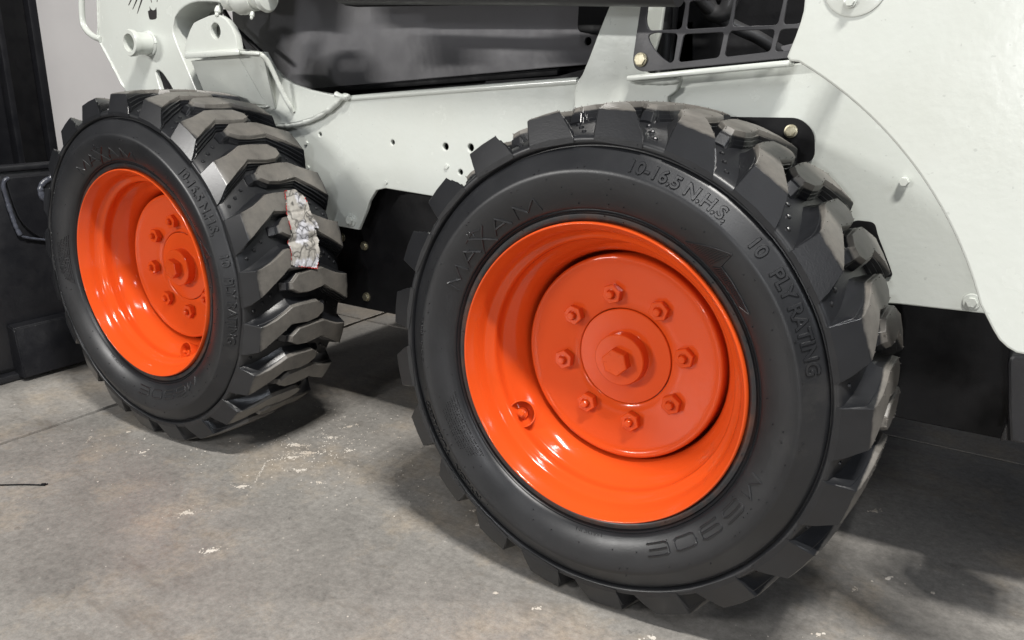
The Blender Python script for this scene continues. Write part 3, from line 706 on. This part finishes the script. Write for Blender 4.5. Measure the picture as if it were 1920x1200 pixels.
# --- grille
GY = .252
Zc = lambda l: l
outer = rounded([(-0.0613, 0.9568), (-0.0766, 0.8168), (-0.0722, 0.8040), (-0.0610, 0.7992), (-0.0483, 0.7992), (0.1684, 0.8197), (0.1707, 0.9428)], .010, 5)
cells = [[(-0.0527, 0.8529), (-0.0415, 0.8565), (-0.0041, 0.8543), (-0.0080, 0.8150), (-0.0138, 0.8111), (-0.0284, 0.8198), (-0.0416, 0.8324), (-0.0504, 0.8450)],
         [(0.0053, 0.8533), (0.0678, 0.8551), (0.0629, 0.8194), (-0.0009, 0.8127)], [(0.0757, 0.8565), (0.1413, 0.8573), (0.1376, 0.8271), (0.0709, 0.8201)], [(0.1488, 0.8571), (0.1759, 0.8579), (0.1689, 0.8283), (0.1437, 0.8270)],
         [(-0.0559, 0.9008), (0.0051, 0.9000), (0.0006, 0.8603), (-0.0514, 0.8598), (-0.0576, 0.8724)], [(0.0101, 0.8998), (0.0780, 0.9000), (0.0727, 0.8624), (0.0082, 0.8601)], [(0.0811, 0.8999), (0.1494, 0.8993), (0.1444, 0.8629), (0.0791, 0.8623)], [(0.1546, 0.8991), (0.1820, 0.8994), (0.1766, 0.8642), (0.1518, 0.8634)],
         [(-0.0503, 0.9097), (0.0044, 0.9089), (0.0054, 0.9382), (-0.0489, 0.9412)], [(0.0111, 0.9086), (0.0771, 0.9087), (0.0788, 0.9413), (0.0134, 0.9414)], [(0.0834, 0.9091), (0.1499, 0.9083), (0.1512, 0.9371), (0.0850, 0.9409)]]
outer = rounded([(-0.0613, 0.9568), (-0.0766, 0.8168), (-0.0722, 0.8040), (-0.0610, 0.7992), (-0.0483, 0.7992), (0.1758, 0.8196), (0.1877, 0.9418)], .010, 5)
plate('side_grille', [outer]+[rounded(c_, .006, 4) for c_ in cells], .252, .005, 'grille', ld, .0008)
zb3 = hexhead(.0092, .0065, .15, flange=.0108); zb3.materials.append(M['zinc'])
(x, z), = [(-0.0621, 0.8168)]; inst('bolt', zb3, ld, (x, .2515, z))
# engine bay behind grille
plate('engine_bay_panel', [[(-0.3324, 1.1328), (0.2421, 1.0758), (0.3001, 0.6616), (-0.3103, 0.6247)]], .56, .01, 'black', ld)
tube('hose', smooth_path([(a, .40+.02*i, c) for i, (a, c) in enumerate([(-0.0593, 0.9513), (-0.0331, 0.9168), (-0.0127, 0.8951), (0.0165, 0.8751), (0.0493, 0.8594), (0.0729, 0.8433), (0.0873, 0.8307), (0.0985, 0.8058)])], 6), .011, 'hose', ld, 14)
tube('hose', smooth_path([(a, .44, c) for a, c in [(-0.0494, 0.9696), (-0.0306, 0.9141), (-0.0170, 0.8967), (0.0032, 0.8986), (0.0145, 0.9249)]], 6), .015, 'hose', ld, 14)
tube('hose', smooth_path([(a, .46, c) for a, c in [(-0.1156, 0.9756), (-0.1119, 0.8966), (-0.1108, 0.8516), (-0.1130, 0.7966)]], 6), .012, 'hose', ld, 14)
tube('hose', smooth_path([(a, .48, c) for a, c in [(-0.1058, 0.9773), (-0.1059, 0.8977), (-0.1087, 0.8524), (-0.1109, 0.7969)]], 6), .009, 'hose', ld, 14)
plate('inner_post', [[(-0.1045, 0.9616), (-0.0692, 0.9596), (-0.0658, 0.9114), (-0.0698, 0.8625), (-0.0772, 0.8335), (-0.0876, 0.8039), (-0.1119, 0.8038)]], .34, .01, 'white', ld)
plate('bracket_tab', [[(0.0818, 0.8438), (0.1097, 0.8504), (0.1126, 0.8401), (0.0917, 0.8351)]], .5, .01, 'satin', ld)
# --- rear outer body
arc = []
for i in range(25):
    a = math.radians(61.5-(61.5-21)*i/24); arc.append((.4895*math.cos(a), .377+.4895*math.sin(a)))
ob = [(0.2462, 0.9394), (0.2325, 0.8743), (0.2326, 0.8630), (0.2305, 0.8505), (0.2263, 0.8345), (0.2195, 0.8135), (0.2231, 0.8082)]
ob += arc + [(0.4742, 0.5251), (0.4814, 0.5153), (0.4901, 0.5083), (0.4994, 0.5039), (0.5094, 0.5034), (0.5827, 0.5038), (0.6342, 0.5088), (0.5428, 0.9738), (0.2464, 1.0075)]
plate('rear_side_panel', [ob], .03, .012, 'white', ld, .0025)
# return wall of the rear body along the grille and the rear
rb = [(x_, z_) for x_, z_ in [(0.2462, 0.9394), (0.2325, 0.8743), (0.2305, 0.8505), (0.2195, 0.8135)]]
bm = bmesh.new(); A = [bm.verts.new((x_+.004, .042, z_)) for x_, z_ in rb]; B = [bm.verts.new((x_+.03, .27, z_)) for x_, z_ in rb]
for i in range(len(rb)-1): bm.faces.new((A[i], A[i+1], B[i+1], B[i]))
bmesh.ops.solidify(bm, geom=bm.faces[:], thickness=.006); link('return_flange', bm, 'white', ld)
(x, z), = [(0.2864, 0.8885)]
cap = lathe_bm([(0,.034),(-.0015,.0335),(-.0022,.031),(-.0022,.020),(-.003,.018),(-.003,0)], 48)
o = link('pivot_cap', cap, 'white', ld); o.location = (x, .03, z)
(x, z), = [(0.2828, 0.8704)]; cb = hexhead(.007, .008, .15, flange=.009); cb.materials.append(M['white']); inst('bolt', cb, ld, (x, .0275, z)).scale = (.75,.75,.75)
# --- rear bumper
bp = [(0.4958, 0.4419), (0.4970, 0.4494), (0.5021, 0.4540), (0.6105, 0.4584), (0.6345, 0.3296), (0.5156, 0.3357), (0.5057, 0.3848)]
plate('rear_bumper', [bp], .20, .10, 'bucket', ld, .004)
plate('bumper_gusset', [[(0.5094, 0.3487), (0.5145, 0.3174), (0.5060, 0.3152)]], .25, .01, 'bucket', ld, .001)
# --- grey side panel behind the lift cylinder
gp = [(-1.2989, 1.1704), (-1.3221, 0.9989), (-1.3241, 0.9219), (-1.2655, 0.8296), (-1.1346, 0.7521), (-1.0212, 0.7590), (-0.3533, 0.8100), (-0.2411, 0.8180), (-0.1530, 0.8255), (-0.1692, 1.0715)]
hh = circle(*[(-0.2869, 0.8586)][0], .0075, 20)
plate('cab_side_panel', [gp, hh], .50, .008, 'satin', ld, .002)
ledge = [(-1.0800, 0.7530), (-0.3446, 0.8046)]
quad_prism('panel_ledge', [(ledge[0][0],.485,ledge[0][1]),(ledge[1][0],.485,ledge[1][1]),(ledge[1][0],.499,ledge[1][1]+.004),(ledge[0][0],.499,ledge[0][1]+.004)], (0,0,-.010), 'black', ld, .0015)
plate('black_cover', [rounded([(-0.2926, 0.9869), (-0.2952, 0.8816), (-0.2903, 0.8738), (-0.2176, 0.8629), (-0.1919, 0.9811)], .006)], .47, .03, 'black', ld, .002)
tube('dark_strut', [(a, .44, c) for a, c in [(-1.2790, 0.9419), (-1.2516, 0.9062), (-1.1268, 0.8250)]], .006, 'bucket', ld, 8)
plate('under_panel', [[(-1.4774, 0.9297), (-0.0973, 0.8935), (-0.0769, 0.6388), (-1.5330, 0.5508)]], .56, .01, 'black', ld)
plate('inner_rail', [[(-0.4874, 0.7816), (-0.3187, 0.7922), (-0.2116, 0.8166), (-0.2086, 0.7576), (-0.4873, 0.7522)]], .44, .01, 'black', ld)
# --- lift cylinder along the top
cyl = link('cylinder_barrel', lathe_bm([(0,0),(0,.020),(.003,.024),(.010,.026),(.62,.026),(.62,0)], 40, 'x'), 'hose', ld)
(x, z), = [(-0.5729, 0.9318)]; cyl.location = (x, .12, z); (xe, ze), = [(-0.0554, 0.9103)]
cyl.rotation_euler = (0, -math.atan2(ze-z, xe-x), 0)
rod = link('cylinder_rod', lathe_bm([(0,0),(0,.0115),(.34,.0115),(.34,0)], 32, 'x'), 'chrome', ld)
rod.location = (x-.30, .12, z+.006-.30*(ze-z)/(xe-x)); rod.rotation_euler = cyl.rotation_euler
plate('link_bar', [[(-0.7692, 0.9785), (-0.1644, 0.9476), (-0.1588, 0.9159), (-0.1725, 0.9114), (-0.7430, 0.9247), (-0.7652, 0.9275)]], .33, .02, 'black', ld, .003)
link('arm_shade_beam', box_bm(-.93, -.02, .19, .262, .958, 1.03, .006), 'white', ld)  # unseen stretch of lift arm, sized to shade the side below from overhead lamps
link('panel_light_blocker', box_bm(-1.30, .05, .30, .498, 1.10, 1.16, .004), 'black', ld)  # unseen box added to keep overhead lamps off the grey panel
# knuckle fittings at the rod end
def xl(name, prof, p_, r=(0,0,0)):
    o = link(name, lathe_bm(prof, 40, 'x'), 'white', ld); o.location = p_; o.rotation_euler = r; return o
(xa, za), = [(-0.8120, 0.9250)]
xl('rod_end_collar', [(0,0),(0,.020),(.004,.0235),(.020,.0235),(.024,.020),(.024,0)], (xa-.052, .12, za+.002))
xl('rod_end_collar', [(0,0),(0,.026),(.004,.029),(.018,.029),(.030,.024),(.046,.023),(.046,0)], (xa-.020, .12, za))
xl('rod_end_cap', [(0,0),(0,.021),(.020,.021),(.022,.026),(.028,.028),(.034,.024),(.036,.012),(.036,0)], (xa+.026, .12, za+.001))
gn = lathe_bm([(0,0),(0,.003),(-.004,.0045),(-.008,.0045),(-.010,.003),(-.013,.0028),(-.015,.001),(-.015,0)], 16)
gme = mk('grease_nipple', gn, 'white')
for (gx_, gz_), rr in zip([(-0.7794, 0.8995), (-0.8744, 0.9121)], (1, 1.4)):
    o = inst('grease_nipple', gme, ld, (gx_, .105, gz_), (math.radians(70),0,0)); o.scale = (rr, rr, rr)
# --- lift arm
ar = [(-1.4969, 1.1500), (-1.5263, 0.9617), (-1.5452, 0.8725), (-1.5085, 0.8214), (-1.4623, 0.7527), (-1.4212, 0.7035), (-1.1517, 0.7110)]
ar2 = [(-1.1718, 0.7427), (-1.2045, 0.8052), (-1.2299, 0.8523), (-1.2410, 0.8793), (-1.2405, 0.8932), (-1.2291, 0.9136), (-1.2112, 0.9268), (-1.1906, 0.9352), (-1.1668, 0.9410), (-1.1421, 0.9434), (-1.1073, 0.9421), (-1.0788, 0.9400), (-1.0374, 0.9319), (-0.9970, 1.1062)]
slot = rounded([(-1.3255, 0.7953), (-1.3126, 0.7977), (-1.2957, 0.7881), (-1.2751, 0.7664), (-1.2620, 0.7483), (-1.2566, 0.7326), (-1.3008, 0.7378), (-1.3141, 0.7561)], .006, 4)
plate('lift_arm', [ar+ar2, slot], .262, .085, 'white', ld, .003)
plate('slot_shade_sheet', [[(-1.3899, 0.8239), (-1.2347, 0.8234), (-1.2521, 0.7202), (-1.4113, 0.7163)]], .272, .003, 'black', ld, .0005)  # added black sheet, its colour stands for the shade inside the slot
weld([(-1.5205, 0.9859), (-1.5298, 0.9372), (-1.5363, 0.9000), (-1.5429, 0.8724), (-1.5082, 0.8226), (-1.4597, 0.7540)], .0035, ld, .262, seed=9)
# formed rib down the arm face
rb_ = [(-1.4771, 1.0079), (-1.4892, 0.9358), (-1.4891, 0.8865), (-1.4679, 0.8300), (-1.4288, 0.7735), (-1.4106, 0.7230), (-1.1586, 0.7287), (-1.2045, 0.8052), (-1.2348, 0.8582), (-1.2994, 0.8352), (-1.3644, 0.9080), (-1.3703, 1.0024)]
# boss tube
(xb, zb_), = [(-1.3366, 0.8571)]
boss = link('pivot_boss', lathe_bm([(.002,.0245),(-.040,.0245),(-.041,.0285),(-.050,.0292),(-.0535,.0272),(-.0535,.0195),(-.051,.0185),(.002,.0180),(.002,0)], 48), 'white', ld)
boss.location = (xb, .262, zb_); boss.scale = (1.05,1,1.05)
tb = tube('boss_weld', [(xb+.026*math.cos(a), .2605, zb_+.026*math.sin(a)) for a in [j*.2618 for j in range(25)]], .0042, 'white', ld, 8, .4)
# hand rail
hr = [(-1.5615, 1.1085), (-1.5855, 1.0134), (-1.5987, 0.9520), (-1.6034, 0.9142), (-1.5919, 0.8936), (-1.5649, 0.8779), (-1.5319, 0.8697)]
tube('grab_handle', smooth_path([(a, .262, c) for a, c in hr], 6), .0075, 'white', ld, 14)
# printed whiskers and chin of the cat emblem
def dec(pl): return plate('cat_emblem', [pl], .2617, .0008, 'decal', ld, .0001)
for q0, q1, w_ in (((249,-8),(241,10),1), ((259,-8),(249,17.5),1), ((268,-6),(257,25.5),1)): pass
lines = [[(-1.3749, 0.9699), (-1.3862, 0.9562), (-1.3993, 0.9448), (-1.4025, 0.9450), (-1.3902, 0.9576), (-1.3812, 0.9702)], [(-1.3520, 0.9689), (-1.3683, 0.9508), (-1.3853, 0.9354), (-1.3878, 0.9355), (-1.3723, 0.9522), (-1.3583, 0.9692)], [(-1.3335, 0.9682), (-1.3475, 0.9500), (-1.3693, 0.9254), (-1.3718, 0.9255), (-1.3525, 0.9514), (-1.3397, 0.9684)],
         [(-1.3122, 0.9673), (-1.3089, 0.9474), (-1.3109, 0.9475), (-1.3172, 0.9675)], [(-1.2811, 0.9659), (-1.2885, 0.9478), (-1.2903, 0.9490), (-1.2850, 0.9661)],
         [(-1.3196, 0.9397), (-1.3156, 0.9337), (-1.3080, 0.9305), (-1.2996, 0.9320), (-1.2946, 0.9371), (-1.2944, 0.9272), (-1.2968, 0.9144), (-1.3025, 0.9111), (-1.3140, 0.9102), (-1.3241, 0.9111), (-1.3269, 0.9176), (-1.3277, 0.9294), (-1.3201, 0.9315)]]
for l_ in lines: dec(l_)
# --- step bracket with eye
BY = .215
eye = [(-1.1415, 0.8291), (-1.1413, 0.8415), (-1.1328, 0.8592), (-1.1162, 0.8810), (-1.1012, 0.8949), (-1.0841, 0.8999), (-1.0509, 0.9075), (-1.0295, 0.9101), (-1.0126, 0.9074), (-0.9933, 0.8985), (-0.9782, 0.8844), (-0.9687, 0.8674), (-0.9659, 0.8504), (-0.9646, 0.8345)]
cx_, cz_ = [(-1.0308, 0.8771)][0]
ec = [(cx_+.0155*math.cos(t), cz_+.0165*math.sin(t)) for t in [j*2*math.pi/32 for j in range(32)]]
plate('eye_plate', [eye, ec], .215, .016, 'white', ld, .0015)
def P3(l, y): return [(a, y, c) for a, c in l]
f1 = [(-1.1333, 0.8224), (-0.9632, 0.8324)]
f0 = [(-1.1049, 0.7418), (-0.9060, 0.7183)]
r1 = [(-0.9010, 0.8269)][0]
lf = [(-1.1308, 0.8332), (-0.9498, 0.8404)]; lb = [(-1.1853, 0.8445), (-0.9991, 0.8416)]
quad_prism('step_ledge', [(lf[0][0],.205,lf[0][1]),(lf[1][0],.205,lf[1][1]),(lb[1][0],.284,lb[1][1]),(lb[0][0],.284,lb[0][1])], (0,0,-.013), 'white', ld, .003)
tl, tr, br, bl = [(-1.1366, 0.8170), (-0.9808, 0.8307), (-1.9163, 0.9737), (-1.9163, 0.9737)][:2]+[(-0.9439, 0.7258), (-1.1425, 0.7338)]
quad_prism('step_face', [(tl[0],.225,tl[1]),(tr[0],.225,tr[1]),(br[0],.262,br[1]),(bl[0],.262,bl[1])], (0,.006,0), 'white', ld, .001)
t2, = [(-0.9020, 0.8302)]; b2, = [(-0.9252, 0.7171)]
quad_prism('step_side', [(tr[0],.2255,tr[1]),(t2[0],.226,t2[1]),(b2[0],.270,b2[1]),(br[0],.2625,br[1])], (0,.006,0), 'white', ld, .001)
ga = [(-0.9640, 0.8365), (-0.8950, 0.8338)]; gb = [(-1.0239, 0.8396), (-0.9690, 0.8347)]
quad_prism('gusset_top', [(ga[0][0],.212,ga[0][1]),(ga[1][0],.212,ga[1][1]),(gb[1][0],.284,gb[1][1]),(gb[0][0],.284,gb[0][1])], (0,0,-.007), 'white', ld, .002)
gpath = [(-0.9381, 0.8315), (-0.9118, 0.8302), (-0.8993, 0.8260), (-0.8940, 0.8154), (-0.8882, 0.7943), (-0.8828, 0.7698), (-0.8772, 0.7464), (-0.8711, 0.7271), (-0.8709, 0.7141)]
tube('gusset_edge', smooth_path([(a, .224+.046*max(0, min(1, (i-2)/6)), c) for i, (a, c) in enumerate(gpath)], 6), .0052, 'white', ld, 10, .12, 3)
# curved plate and its weld
cpl = [(-1.0446, 0.8393), (-0.9498, 0.8363), (-0.9382, 0.8199), (-0.9251, 0.8024), (-0.8972, 0.7840), (-0.8628, 0.7702), (-0.8191, 0.7600), (-0.7732, 0.7533), (-0.7283, 0.7478), (-0.7381, 0.7360), (-0.7728, 0.7181), (-0.8162, 0.7015), (-0.8654, 0.6899), (-0.9243, 0.6832), (-1.0661, 0.6766), (-1.1352, 0.7172)]
plate('curved_plate', [cpl], .2725, .012, 'white', ld, .003)
weld([(-0.9556, 0.6829), (-0.9046, 0.6837), (-0.8544, 0.6912), (-0.8134, 0.7026), (-0.7778, 0.7178), (-0.7523, 0.7324), (-0.7333, 0.7456), (-0.7110, 0.7471)], .0068, ld, .279, seed=12)
weld([(-0.7509, 0.7526), (-0.7302, 0.7477), (-0.7108, 0.7492)], .0060, ld, .277, seed=14)
weld([(-1.0029, 0.7243), (-0.9770, 0.7215), (-0.9424, 0.7235)], .0038, ld, .270, seed=15)
